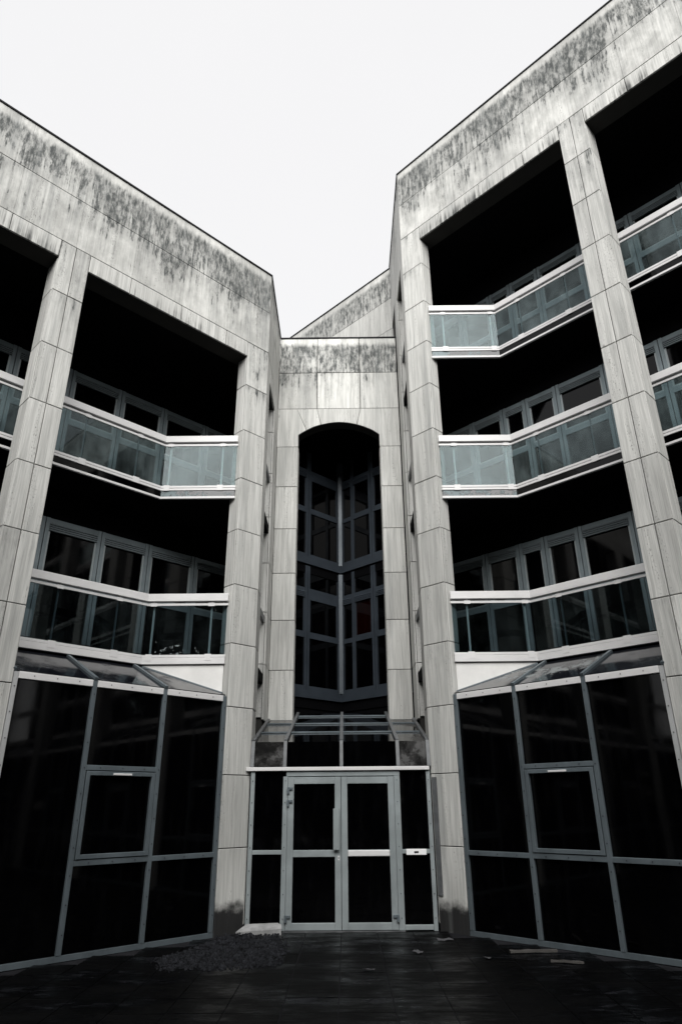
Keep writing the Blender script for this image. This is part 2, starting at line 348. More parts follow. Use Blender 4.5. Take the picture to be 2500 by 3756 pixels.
for i in range(-8, 8):
    for j in range(0, 14):
        x = (i + 0.5) * TW; y = 4.1 + j * TW
        if abs(x) + y > FK - 0.42 and not (abs(x) < 1.3 and y < 10.5): continue
        o = bpy.data.objects.new('floor_tile', tm); COL.objects.link(o)
        m = Matrix.Translation((x, y, -0.02 + random.uniform(-0.002, 0.002))) @ Matrix.Rotation(random.uniform(-0.004, 0.004), 4, 'X') @ Matrix.Rotation(random.uniform(-0.004, 0.004), 4, 'Y')
        o.matrix_basis = m; WM[o.name] = m.copy(); parent_to(o, pav)

# ------------------------------------------------------------------ wings
def mirror(s, pts): return [(s * x, y) for x, y in pts]
RAILP = [(1.757, 10.33), (3.03, 10.33), (13.6, -0.24)]       # balcony front in plan (|x|, y)

def balcony(wing, s, zt, solid):
    """zt: top of the handrail"""
    path = mirror(s, RAILP); sg = 1 if s > 0 else -1
    # travelling outwards: for s>0 the inner side is to the left (+), for s<0 to the right (-)
    def sw(mb, o0, o1, z0, z1, p=None): return mb.sweep(p or path, o0 * sg, o1 * sg, z0, z1)
    zb = zt - 1.207 if not solid else zt - 1.112
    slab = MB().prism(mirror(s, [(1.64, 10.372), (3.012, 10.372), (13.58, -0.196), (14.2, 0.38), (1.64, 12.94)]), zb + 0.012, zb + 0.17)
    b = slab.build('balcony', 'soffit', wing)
    sw(MB(), -0.045, 0.045, zt - 0.125, zt).build('handrail', 'alu', b, 0.006)
    sw(MB(), -0.014, 0.014, zt - 0.19, zt - 0.150).build('glass_rail', 'alu', b, 0.003)
    pane_top, pane_bot = zt - 0.188, zt - 0.965
    xs_flat = [1.77, 3.018]
    f0 = front_frame(10.33)
    MB().box(f0, s * 1.775, s * 3.022, -0.006, 0.006, pane_bot, pane_top).build('glass_pane', 'bglass' if solid else 'bglass_painted_sky', b)
    us = [3.034, 3.375, 4.035, 4.70, 5.37, 6.04, 6.71, 7.38, 8.05, 8.72, 9.39, 10.06, 10.73, 11.4, 12.07]
    FB = lambda u, v, z: (s * (u + v * R2), 13.36 - u + v * R2, z)
    for u0, u1 in zip(us[:-1], us[1:]):
        MB().box(FB, u0 + 0.003, u1 - 0.003, -0.006, 0.006, pane_bot, pane_top).build('glass_pane', 'bglass' if solid else 'bglass_painted_sky', b)
    for i, u in enumerate(us[1:]):
        MB().box(FB, u - 0.006, u + 0.006, 0.03, 0.06, zb + 0.17, zt - 0.02).build('post', 'frame', b)
        MB().box(FB, u - 0.035, u + 0.035, -0.02, -0.0125, zt - 0.2, zt - 0.145).box(FB, u - 0.006, u + 0.006, -0.02, 0.01, zt - 0.15, zt - 0.12).build('rail_clamp', 'alu', b)
        MB().box(FB, u - 0.04, u + 0.04, -0.034, -0.0285, pane_bot - 0.095, pane_bot + 0.006).build('rail_clamp', 'alu', b)
    for x in (2.02, 2.93):
        MB().box(f0, s * x - 0.014, s * x + 0.014, 0.03, 0.06, zb + 0.17, zt - 0.02).build('post', 'white', b)
        MB().box(f0, s * x - 0.05, s * x + 0.05, -0.02, -0.0145, zt - 0.2, zt - 0.145).box(f0, s * x - 0.01, s * x + 0.01, -0.02, 0.01, zt - 0.15, zt - 0.12).build('rail_clamp', 'alu', b)
        MB().box(f0, s * x - 0.05, s * x + 0.05, -0.034, -0.0285, pane_bot - 0.095, pane_bot + 0.006).build('rail_clamp', 'alu', b)
    if solid:
        sw(MB(), -0.026, 0.02, pane_bot - 0.045, pane_bot - 0.004).build('glass_rail', 'alu', b, 0.003)
        sw(MB(), -0.03, 0.03, zb, pane_bot - 0.048).build('fascia', 'alu', b, 0.004)
    else:
        sw(MB(), -0.026, 0.02, pane_bot - 0.042, pane_bot - 0.002).build('glass_rail', 'alu', b, 0.003)
        sw(MB(), -0.026, 0.02, pane_bot - 0.09, pane_bot - 0.050).build('glass_rail', 'alu', b, 0.003)
        MB().box(f0, s * 1.77, s * 3.02, -0.012, 0.012, zb + 0.042, pane_bot - 0.092).build('spandrel', 'spandrel', b); sw(MB(), -0.012, 0.012, zb + 0.045, pane_bot - 0.092, path[1:]).build('spandrel', 'pane', b)
        sw(MB(), -0.024, 0.02, zb, zb + 0.04).build('edge_trim', 'alu', b, 0.003)
    return b

WK = 14.61
def window(wing, s, x0, x1, zf, mat='winframe', split=None, red=False, plainband=False, ztop=None):
    """one window of the inner glazed wall between |x| = x0 .. x1; zf = floor level"""
    F = lambda u, v, z: (s * (u + v * R2), WK - u + v * R2, z)
    z0 = zf + 0.06; zt = ztop or zf + 2.72; g = 0.005; m = 0.047
    fr = MB()
    fr.box(F, x0 + g, x0 + m, -0.035, 0.05, z0, zt).box(F, x1 - m, x1 - g, -0.035, 0.05, z0, zt)
    a, b = x0 + m, x1 - m
    fr.box(F, a, b, -0.025, 0.05, z0, zf + 0.14)
    fr.box(F, a, b, -0.025, 0.05, zf + 1.12, zf + 1.22)
    fr.box(F, a, b, -0.02, 0.05, zf + 1.99, zf + 2.03)
    fr.box(F, a, b, -0.02, 0.05, zf + 2.12, zf + 2.20)
    if split: fr.box(F, split - 0.03, split + 0.03, -0.03, 0.05, z0, zt)
    o = fr.build('window', mat, wing)
    segs = [(a, b)] if not split else [(a, split - 0.03), (split + 0.03, b)]
    for (p, q) in segs:
        sa = 0.022
        big = (q - p) > 0.2
        MB().box(F, p, q, 0.0, 0.02, zf + 0.14, zf + 1.12).build('pane', 'pane', o)
        MB().box(F, p, q, 0.0, 0.02, zf + 1.22, zf + 1.99).build('pane', 'pane_red' if red and p > 0.25 else 'pane', o)
        if zt > zf + 2.25: MB().box(F, p, q, 0.0, 0.02, zf + 2.20, zt).build('pane', 'pane', o)
        if big:
            sh = MB().box(F, p, p + sa, -0.02, -0.001, zf + 1.22, zf + 1.99).box(F, q - sa, q, -0.02, -0.001, zf + 1.22, zf + 1.99)
            sh.box(F, p + sa, q - sa, -0.02, -0.001, zf + 1.22, zf + 1.25)
            sh.build('sash', 'sash' if mat == 'winframe' else mat, o)
        if not plainband:
            sl = MB()
            for kz in range(4):
                zz = zf + 1.985 + kz * 0.035
                sl.hexa([F(p, -0.045, zz), F(q, -0.045, zz), F(q, -0.02, zz), F(p, -0.02, zz), F(p, -0.030, zz + 0.031), F(q, -0.030, zz + 0.031), F(q, -0.02, zz + 0.031), F(p, -0.02, zz + 0.031)])
            sl.build('roller_shutter', 'shutter' if mat == 'winframe' else mat, o)
        else:
            MB().box(F, p, q, -0.022, 0.0, zf + 1.95, zf + 2.18).build('transom_panel', mat, o)
    return o

def screen(wing, s, u0, u1, side_tag, peel, midleft=True, full=True):
    """ground-floor glazed screen between two pillars, with its lean-to glass roof"""
    F = wing_frame(s); n = 3; st = (u1 - u0) / n; w = 0.043
    base = MB().box(F, u0, u1, 0.012, 0.10, -0.012, 0.045).build('glazed_screen', 'frame', wing)
    edges = [u0 + i * st for i in range(n + 1)]
    scr = MB()
    def dots(a0, a1, z0, z1, k):
        for i in range(k):
            t = (i + 0.5) / k; a_ = a0 + (a1 - a0) * t; z_ = z0 + (z1 - z0) * t
            scr.box(F, a_ - 0.004, a_ + 0.004, 0.004, 0.0095, z_ - 0.006, z_ + 0.006)
    spans = []
    for i, e in enumerate(edges):
        a0 = e if i == 0 else (e - w if i == n else e - w / 2)
        MB().box(F, a0 + 0.001, a0 + w, 0.01, 0.09, 0.047, 3.065).build('post', 'outer' if full and i == n else 'frame', base, 0.004); dots(a0 + w / 2, a0 + w / 2, 0.1, 3.04, 10)
        spans.append((a0, a0 + w))
    for i in range(n):
        a0 = spans[i][1]; a1 = spans[i + 1][0]
        MB().box(F, a0 + 0.001, a1 - 0.001, 0.008, 0.10, 2.985, 3.07).build('top_rail', 'alu', base, 0.005)
        dots(a0 + .03, a1 - .03, 3.03, 3.03, 3)
        mid = not (i == n - 1 and not midleft)
        zz = [0.045]
        if mid: MB().box(F, a0, a1, 0.012, 0.085, 0.93, 0.99).build('rail', 'frame', base, 0.004); dots(a0 + .02, a1 - .02, 0.96, 0.96, 3); zz += [0.93, 0.99]
        if i == 1:
            MB().box(F, a0, a1, 0.012, 0.085, 1.985, 2.045).build('rail', 'frame', base, 0.004); dots(a0 + .02, a1 - .02, 2.015, 2.015, 3); zz += [1.985, 2.045]
            z0, z1 = 1.0, 1.975; k = 0.05; ku = 0.036
            sh = MB().box(F, a0 + .006, a0 + .006 + ku, 0.0, 0.05, z0, z1).box(F, a1 - .006 - ku, a1 - .006, 0.0, 0.05, z0, z1)
            sh.box(F, a0 + .006 + ku, a1 - .006 - ku, 0.002, 0.05, z0, z0 + k).box(F, a0 + .006 + ku, a1 - .006 - ku, 0.002, 0.05, z1 - k, z1)
            sh.build('opening_sash', 'frame', base, 0.004)
            m = (a0 + a1) / 2
            MB().box(F, m - 0.09, m + 0.09, -0.02, -0.001, z1 - 0.045, z1 - 0.02).build('sash_handle', 'alu', base, 0.004)
        zz.append(2.985)
        for q in range(0, len(zz), 2):
            MB().box(F, a0, a1, 0.05, 0.06, zz[q], zz[q + 1]).build('pane', 'pane', base)
    so = scr.build('screw_heads', 'screw', base); so['kind'] = 'stuff'
    # lean-to roof: from the top rail (depth 0, z 3.07) up to the balcony edge (depth 1.02, z 3.53)
    sl = (3.53 - 3.075) / 1.022
    if full:
        D = lambda u: min(1.022, max(0.0, ((s * 1.0) * 0 + (u - 1.62) * math.sqrt(2))))   # depth where the flat balcony front (y = 10.33) cuts the slope
        def top(u):      # travel inwards from the facade point until y = 10.33
            v = (10.33 - (FK - u)) / R2
            return max(0.06, min(1.0, v))
    else: top = lambda u: 1.0
    ge = edges
    for i in range(n):
        a0, a1 = ge[i] + 0.012, ge[i + 1] - 0.012
        cut = [a0] + ([x for x in (2.32,) if a0 < x < a1] if full else []) + [a1]
        lo = [F(u, 0.02, 3.075 + sl * 0.02) for u in cut]; hi = [F(u, top(u), 3.075 + sl * top(u)) for u in cut]
        pts = lo + hi[::-1]; m_ = len(pts)
        mb = MB().pts(pts + [(x, y, z - 0.012) for x, y, z in pts], [tuple(range(m_)), tuple(range(m_, 2 * m_))[::-1]] + [(q, (q + 1) % m_, m_ + (q + 1) % m_, m_ + q) for q in range(m_)])
        mb.build('roof_pane', 'roofglass_peel' if peel and i < 2 else 'roofglass', base)
    for e in ge[(1 if full else 0):]:
        if full and top(e) < 0.2: continue
        MB().bar(F(e, 0.0, 3.085), F(e, top(e), 3.085 + sl * top(e)), 0.045, 0.04).build('roof_bar', 'frame', base)
    if full:
        p0 = F(u0, top(u0), 3.08 + sl * top(u0)); uk = FK - 10.33 + 1.022 * R2
        p1 = (s * (uk + 1.0 * R2), 10.325, 3.08 + sl * 1.0)
        MB().bar((s * 1.76, 10.315, 3.12), p1, 0.03, 0.025).build('flashing', 'frame', base)
        q = [(1.775, 3.13), (3.02, 3.50), (3.02, 3.545), (1.775, 3.545)]
        MB().pts([(s * x, 10.335, z) for x, z in q] + [(s * x, 10.36, z) for x, z in q], [(0, 1, 2, 3), (7, 6, 5, 4), (0, 4, 5, 1), (1, 5, 6, 2), (2, 6, 7, 3), (3, 7, 4, 0)]).build('closing_panel', 'white', base)
    return base

def build_wing(s, kroof, label):
    wing = thing('office_wing', (s * 4, 9.5, 0), label, 'building', 'wings either side of the entrance')
    F = wing_frame(s); zr = zk(kroof); l2 = zk(kroof - 1); l3 = zk(kroof - 2); zo = l3 - 0.325
    n = (-s * R2, -R2); dirv = Vector((s * R2, -R2))
    UEND = 14.05
    # --- parapet: two full courses and the lintel strip
    core = MB().box(F, 1.345, UEND, 0.032, 0.36, zo, zr - 0.005).build('parapet', 'core', wing)
    ue = [1.342 + MODX * i for i in range(20)]; ue[0] = 1.33
    A = (s * 1.33, FK - 1.33); B = (s * 15.0, FK - 15.0); se = [(u - 1.33) / R2 for u in ue]
    panel_row(core, A, B, n, se, zr, l2, (1.0, 0, 0))
    panel_row(core, A, B, n, se, l2, l3, (0.70, 0, 0))
    pil = [(1.33, 1.67)] + [(3.855 + 2.515 * i, 4.185 + 2.515 * i) for i in range(5)]
    for (a0, a1) in [(p_[1], q_[0]) for p_, q_ in zip(pil[:-1], pil[1:])]:
        inner = [u for u in ue if a0 + 0.2 < u < a1 - 0.2]
        eds = [(u - 1.33) / R2 for u in [a0] + inner + [a1]]
        panel_row(core, A, B, n, eds, l3, zo, (0.25, 1.0, 0), 0.005)
    # coping
    yend = 12.57 if s < 0 else 13.36
    path = mirror(s, [(14.1, FK - 14.1), (1.33, FK - 1.33), (1.33, yend)])
    sg = -1 if s > 0 else 1
    MB().sweep(path, -0.02 * sg, 0.40 * sg, zr, zr + 0.028).build('coping', 'black', wing)
    # --- pillars
    for pi, (a0, a1) in enumerate(pil):
        dep = 0.28 if pi == 0 else 0.37
        pc = MB().box(F, a0 + (0.0225 if pi else 0.0225), a1 - 0.0225, 0.032, dep - 0.004, -0.02, l3 - 0.004).build('pillar', 'core', wing)
        kk = kroof - 3
        ztop = l3
        while ztop > 0.0:
            zb = zk(kk) if zk(kk) > 0.15 else -0.02
            st = (0.0, 0.0, 1.0 if zb < 0.2 and pi == 0 else 0.0)
            cs = [((a0 + a1) / 2, (a1 - a0) / R2)] if pi == 0 else [((a0 * 3 + a1) / 4, (a1 - a0) / R2 / 2), ((a0 + a1 * 3) / 4, (a1 - a0) / R2 / 2)]
            for (uc, wd) in cs:
                q = F(uc, 0, 0); panel(pc, q[0], q[1], ztop, n, wd, ztop - zb, (0.62 if ztop == l3 else (0.52 if kk >= kroof - 4 else 0.3), 0, st[2]))
            zt2 = min(ztop, zo)
            if pi != 0 or True:       # outer reveal
                q = F(a1, (0.033 + dep) / 2, 0); panel(pc, q[0], q[1], zt2, (s * R2, -R2), dep - 0.033, zt2 - zb, (0, 0, st[2]), 'stone_panel')
            if pi:
                q = F(a0, (0.033 + dep) / 2, 0); panel(pc, q[0], q[1], zt2, (-s * R2, R2), dep - 0.033, zt2 - zb, (0, 0, st[2]))
            ztop = zb; kk -= 1
    # --- return wall towards the entrance, with the tall slot in it
    FRt = lambda y, v, z: (s * (1.33 + v), y, z)
    nr = (-s, 0); y0 = FK - 1.33; ya, yb = 11.0, 11.97; y1 = 12.585
    yfar = y1 if s < 0 else 13.37
    slot_top = zo - 0.08
    rc = MB()
    rc.box(FRt, y0 + 0.03, ya - 0.003, 0.032, 0.29, -0.02, zr - 0.006).box(FRt, yb + 0.033, y1, 0.032, 0.29, 2.0, zr - 0.006).box(FRt, ya, yb + 0.03, 0.032, 0.29, slot_top + 0.003, zr - 0.006)
    if s > 0: rc.box(FRt, y1 + 0.002, yfar, 0.032, 0.29, 11.0, zr - 0.006)
    ret = rc.build('return_wall', 'core', wing)
    kk = kroof - 1; ztop = zr
    while ztop > 0.5:
        zb = max(zk(kk), 0.0); h = ztop - zb; st = (0.75 if ztop == zr else 0.12, 0, 0)
        def pr(yA, yB, zt_, zb_, stn=st):
            if zt_ - zb_ > 0.03: panel(ret, s * 1.33, (yA + yB) / 2, zt_, nr, yB - yA, zt_ - zb_, stn)
        if zb >= slot_top - 0.01:
            far = y1 if ztop < 11.6 or s < 0 else yfar
            es = [y0, 11.48, far] if far < 13 else [y0, 11.5, 12.45, far]
            for e0, e1 in zip(es[:-1], es[1:]): pr(e0, e1, ztop, zb)
        else:
            pr(y0, ya, ztop, zb)
            if ztop > 2.0:
                far = y1
                pr(yb, far, ztop, max(zb, 2.9))
            if ztop > slot_top: pr(ya, yb, ztop, slot_top)
        # far jamb of the slot faces the viewer
        zt3 = min(ztop, slot_top)
        if zt3 > 2.95 and zb < slot_top:
            panel(ret, s * (1.33 + 0.033 + 0.129), yb, zt3, (0, -1), 0.258, zt3 - max(zb, 2.95), (0.1, 0, 0))
        ztop = zb; kk -= 1
    # --- inner parts: roof block, dark inner wall, balconies, windows
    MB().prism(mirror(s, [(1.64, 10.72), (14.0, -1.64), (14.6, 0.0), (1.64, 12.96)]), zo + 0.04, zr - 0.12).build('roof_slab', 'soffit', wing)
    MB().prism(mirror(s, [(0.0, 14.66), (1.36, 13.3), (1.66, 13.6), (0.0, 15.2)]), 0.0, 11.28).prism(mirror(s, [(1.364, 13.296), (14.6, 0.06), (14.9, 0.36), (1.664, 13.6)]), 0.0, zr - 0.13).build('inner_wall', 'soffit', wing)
    floors = [3.65, 6.49, 9.33][:2 if s < 0 else 3]
    rails = [4.668, 7.552, 10.392]
    for i, zf in enumerate(floors):
        bl = balcony(wing, s, rails[i] if s < 0 or i != 1 else 7.515, i == 0)
        MB().bar((s * 1.40, 11.006, zf + 1.02), (s * 1.40, 11.964, zf + 1.02), 0.05, 0.12).build('slot_rail', 'steel', bl)
        MB().box(FRt, 11.004, 11.966, 0.036, 0.3, zf - 0.13, zf + 0.04).build('slot_sill', 'soffit', bl)
        MB().box(lambda u, v, z: (s * (u + v * R2), WK - u + v * R2, z), 1.9, 14.0, 0.012, 0.05, zf + 2.2, zf + 2.8).build('head_shade_sheet', 'soffit', wing)  # dark sheet in place of the shade that swallows the mullion tops
        ed = [1.90, 2.73, 3.405, 4.035, 4.705, 5.385, 6.05, 6.72, 7.39, 8.06] if s < 0 else [1.90, 2.735, 3.245, 3.6, 4.05, 4.705, 5.385, 6.05, 6.72, 7.39, 8.06]
        for a0, a1 in zip(ed[:-1], ed[1:]):
            window(wing, s, a0, a1, zf, ztop=zf + 2.2)
    screen(wing, s, 1.672, 3.853, s, s > 0, midleft=(s > 0))
    for i in range(4): screen(wing, s, 4.187 + 2.515 * i, 6.368 + 2.515 * i, s, False, full=False)
    return wing

wl = build_wing(-1, 10, 'left stone-clad office wing, two balcony storeys, lower roof')
wr = build_wing(1, 13, 'right stone-clad office wing, three balcony storeys, higher roof')

MB().box(wing_frame(1), 1.345, 1.40, -0.022, -0.0065, 0.42, 1.93).build('stain_strip', 'steel', wr)  # raised dark strip added in place of a drip stain on this pillar
# rear return of the taller wing, seen over the entrance wall
zr = zk(13)
Fb = lambda u, v, z: (u + v * R2, 14.74 - u + v * R2, z)
bw = MB().box(Fb, -3.2, 1.33, 0.032, 0.3, 10.9, zr - 0.006).build('rear_wall', 'core', wr)
eb = [(1.345 - u) / R2 for u in [1.345 - MODX * i for i in range(0, 7)]]
for zi in range(3):
    panel_row(bw, (1.345, 14.74 - 1.345), (-3.2, 14.74 + 3.2), (-R2, -R2), eb, zk(13 - zi), zk(12 - zi), (0.9 if zi == 0 else 0.3, 0, 0))
MB().sweep([(1.345, 14.74 - 1.345), (-3.1, 14.74 + 3.1)], -0.32, 0.02, zr + 0.001, zr + 0.029).build('coping', 'black', wr)

# ------------------------------------------------------------------ entrance bay: arched wall, V-shaped glazing, canopy, doors
ent = thing('entrance_bay', (0, 11.6, 0), 'narrow stone entrance bay with tall arched opening above glazed double doors', 'building')
YA = 12.59; f0 = front_frame(YA)
AH, ZS, ZA = 0.872, 8.885, 9.2
RR = (AH ** 2 + (ZA - ZS) ** 2) / (2 * (ZA - ZS)); ZC = ZA - RR
def arc(x): return ZC + math.sqrt(RR * RR - x * x)
zt = zk(10); z2 = zk(9); z3 = zk(8); z4 = zk(7)
acore = MB()
xs = [-AH + 2 * AH * i / 24 for i in range(25)]
for x0_, x1_ in zip(xs[:-1], xs[1:]):
    acore.hexa([f0(x0_, .032, arc(x0_) + .004), f0(x1_, .032, arc(x1_) + .004), f0(x1_, .3, arc(x1_) + .004), f0(x0_, .3, arc(x0_) + .004), f0(x0_, .032, zt - .006), f0(x1_, .032, zt - .006), f0(x1_, .3, zt - .006), f0(x0_, .3, zt - .006)])
acore.box(f0, -1.325, -AH - .004, .032, .3, 2.97, zt - .006).box(f0, AH + .004, 1.308, .032, .3, 2.97, zt - .006)
aw = acore.build('arched_wall', 'core', ent)
for i, (a_, b_) in enumerate(((-1.33, -0.475), (-0.475, 0.475), (0.475, 1.312))):
    panel(aw, (a_ + b_) / 2, YA, zt, (0, -1), b_ - a_, zt - z2, (1.0, 0, 0)); panel(aw, (a_ + b_) / 2, YA, z2, (0, -1), b_ - a_, z2 - z3, (0.62 if i == 0 else 0.5, 0, 0))
def arcpts(xa, xb, n=8): return [(xa + (xb - xa) * i / n, arc(xa + (xb - xa) * i / n)) for i in range(n + 1)]
poly_panel(aw, [(-0.475, z3), (0.475, z3)] + arcpts(0.39, -0.39), YA, .03)
poly_panel(aw, [(-0.91, z3), (-0.475, z3)] + arcpts(-0.39, -0.70), YA, .03)
poly_panel(aw, [(-1.33, z3), (-0.91, z3)] + arcpts(-0.70, -AH, 4) + [(-AH, z4), (-1.33, z4)], YA, .03)
poly_panel(aw, [(1.312, z3), (1.312, z4), (AH, z4)] + arcpts(AH, 0.39, 8) + [(0.475, z3)], YA, .03)
zz = [zk(k) for k in (7, 6, 5, 4, 3, 2)] + [2.965]
for za, zb in zip(zz[:-1], zz[1:]):
    panel(aw, -(1.33 + AH) / 2, YA, za, (0, -1), 1.33 - AH, za - zb, (0.1, 0, 0)); panel(aw, (1.312 + AH) / 2, YA, za, (0, -1), 1.312 - AH, za - zb, (0.1, 0, 0))
    for sx in (-1, 1): panel(aw, sx * AH, YA + 0.167, za if za < ZS else ZS, (-sx, 0), 0.264, (za if za < ZS else ZS) - zb, (0, 0, 0))
MB().box(f0, -1.328, 1.325, -0.02, 0.3, zt, zt + 0.028).build('coping', 'black', ent)
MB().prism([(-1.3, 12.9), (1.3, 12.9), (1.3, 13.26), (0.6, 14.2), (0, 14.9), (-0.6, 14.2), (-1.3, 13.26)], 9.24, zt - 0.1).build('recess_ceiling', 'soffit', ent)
for s in (-1, 1):
    FV = lambda u, v, z, s=s: (s * (u + v * R2), WK - u + v * R2, z)
    for i, zf in enumerate((3.65, 6.49)):
        for (a_, b_) in ((0.035, 0.725), (0.725, 1.40)):
            window(ent, s, a_, b_, zf, 'vframe', split=0.295 if s > 0 and a_ < 0.1 else None, red=(s > 0 and i == 0 and a_ < 0.1), plainband=(s < 0 and a_ < 0.1), ztop=zf + (2.66 if i else 2.70))
        MB().box(FV, 0.004, 1.42, -0.06, 0.05, zf - 0.105, zf + 0.055).build('floor_band', 'vframe', ent)
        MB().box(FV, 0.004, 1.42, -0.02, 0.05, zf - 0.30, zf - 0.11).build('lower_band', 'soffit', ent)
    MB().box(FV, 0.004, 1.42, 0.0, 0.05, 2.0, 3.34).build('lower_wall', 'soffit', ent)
for i, zf in enumerate((3.65, 6.49)):
    MB().box(front_frame(14.50), -0.045, 0.045, 0.0, 0.06, zf + 0.06, zf + 2.7).build('corner_mullion', 'vmull', ent, 0.004)

# canopy over the doors: upstand then slope back to the foot of the arched wall
YD = 10.56
def cz(y): return 2.44 + (y - 10.63) * 0.272
cx = [-1.30, -0.82, 0.015, 0.85, 1.30]
can = MB().box(front_frame(YD), -1.38, 1.30, -0.05, 0.07, 2.03, 2.082).build('canopy', 'alu', ent, 0.005)
for i, x in enumerate(cx):
    yt = 12.56 if i in (0, 4) else 13.3
    r = MB().bar((x, 10.56, 2.085), (x, 10.625, 2.45), 0.05, 0.045, Vector((0, 1, 0))).bar((x, 10.625, 2.45), (x, yt, cz(yt) + .01), 0.05, 0.05)
    r.build('rib', 'steel', can)
for i in range(4):
    a_, b_ = cx[i] + 0.026, cx[i + 1] - 0.026; mid = i in (1, 2); yt = 13.3 if mid else 12.55
    MB().hexa([(a_, 10.575, 2.085), (b_, 10.575, 2.085), (b_, 10.585, 2.085), (a_, 10.585, 2.085), (a_, 10.63, 2.44), (b_, 10.63, 2.44), (b_, 10.64, 2.44), (a_, 10.64, 2.44)]).build('canopy_pane', 'pane' if mid else 'dirtyglass', can)
    MB().hexa([(a_, 10.64, cz(10.64) - .008), (b_, 10.64, cz(10.64) - .008), (b_, yt, cz(yt) - .008), (a_, yt, cz(yt) - .008), (a_, 10.64, cz(10.64)), (b_, 10.64, cz(10.64)), (b_, yt, cz(yt)), (a_, yt, cz(yt))]).build('canopy_pane', 'pane' if mid else 'dirtyglass', can)
    for yb_ in ([11.35, 12.15, 12.95] if mid else [11.35, 12.15]):
        MB().bar((a_, yb_, cz(yb_) + 0.012), (b_, yb_, cz(yb_) + 0.012), 0.03, 0.022).build('glazing_bar', 'frame', can)
for sx in (-1, 1):
    MB().box(f0, min(sx * 0.875, sx * 1.31), max(sx * 0.875, sx * 1.31), -0.02, 0.1, 2.915, 2.96).build('sill_flashing', 'frame', can)

# doors and side lights
FD = front_frame(YD)
scrn = MB().box(FD, -0.79, 0.862, -0.02, 0.06, 1.955, 2.025).build('door_frame', 'sash', ent, 0.004)
MB().box(FD, -0.79, 0.862, -0.04, 0.08, -0.012, 0.012).build('threshold', 'steel', scrn)
for a_, b_ in ((-0.835, -0.765), (0.775, 0.862)):
    MB().box(FD, a_, b_, -0.022, 0.06, 0.013, 1.953).build('jamb', 'sash', scrn, 0.005)
for a_, b_ in ((-1.308, -1.248), (1.248, 1.306)):
    MB().box(FD, a_, b_, -0.02, 0.06, 0.0, 2.028).build('outer_post', 'sash', scrn, 0.004)
dots = MB()
for xx in (-1.278, -0.80, 0.818, 1.277):
    for i in range(7): dots.box(FD, xx - 0.005, xx + 0.005, -0.0285, -0.0225, 0.15 + i * 0.29, 0.161 + i * 0.29)
dots.build('screw_heads', 'screw', scrn)['kind'] = 'stuff'
for sx, (a_, b_) in ((-1, (-1.247, -0.836)), (1, (0.863, 1.247))):
    MB().box(FD, a_, b_, -0.012, 0.05, 0.935, 0.99).build('side_rail', 'sash', scrn, 0.004)
    MB().box(FD, a_, b_, -0.012, 0.05, 0.013, 0.075).build('side_rail', 'sash', scrn, 0.004)
    MB().box(FD, a_, b_, 0.01, 0.02, 0.075, 0.935).build('side_pane', 'pane', scrn); MB().box(FD, a_, b_, 0.01, 0.02, 0.99, 2.028).build('side_pane', 'pane', scrn)
pl = MB().box(FD, 0.914, 1.197, -0.04, -0.0125, 0.918, 0.994).build('letter_plate', 'plate', scrn, 0.004)
MB().box(FD, 1.025, 1.085, -0.044, -0.0405, 0.944, 0.966).build('name_slot', 'black', pl)
for name, a_, b_, hs in (('door', -0.762, 0.003, -1), ('door', 0.009, 0.772, 1)):
    st = 0.088
    fr = MB().box(FD, a_, a_ + st, -0.03, 0.03, 0.018, 1.945).box(FD, b_ - st, b_, -0.03, 0.03, 0.018, 1.945)
    fr.box(FD, a_ + st, b_ - st, -0.028, 0.03, 0.018, 0.105).box(FD, a_ + st, b_ - st, -0.028, 0.03, 1.85, 1.943).box(FD, a_ + st, b_ - st, -0.028, 0.03, 0.90, 0.988)
    d = fr.build('door', 'sash', ent, 0.004)
    for za, zb in ((0.105, 0.90), (0.988, 1.85)): MB().box(FD, a_ + st, b_ - st, -0.003, 0.006, za, zb).build('pane', 'pane', d)
    hz = (1.77, 1.60, 0.16) if hs < 0 else (0.16,)
    for z in hz:
        xh = a_ + 0.004 if hs < 0 else b_ - 0.004
        MB().box(FD, xh - 0.016, xh + 0.016, -0.055, -0.031, z - 0.05, z + 0.04).box(FD, min(xh, xh - hs * 0.065), max(xh, xh - hs * 0.065), -0.05, -0.031, z + 0.002, z + 0.037).build('hinge', 'frame', d, 0.003)
    if hs < 0:
        MB().box(FD, b_ - st - 0.022, b_ - 0.022, -0.085, -0.06, 0.99, 1.52).box(FD, b_ - 0.075, b_ - 0.045, -0.06, -0.0305, 1.02, 1.06).box(FD, b_ - 0.075, b_ - 0.045, -0.06, -0.0305, 1.44, 1.48).build('pull_handle', 'sash', d, 0.004)
        kp = MB().box(FD, b_ - 0.048, b_ - 0.022, -0.034, -0.0305, 0.86, 0.915).build('key_plate', 'alu', d)
        MB().box(FD, b_ - 0.039, b_ - 0.031, -0.0365, -0.0345, 0.875, 0.90).build('keyhole', 'black', kp)
    else:
        MB().box(FD, a_ + st, b_ - st, -0.05, -0.0285, 0.905, 0.983).build('push_bar', 'alu', d, 0.008)
MB().box(FD, -1.26, 1.26, 0.9, 0.95, 0.0, 2.0).build('lobby_back', 'soffit', ent)

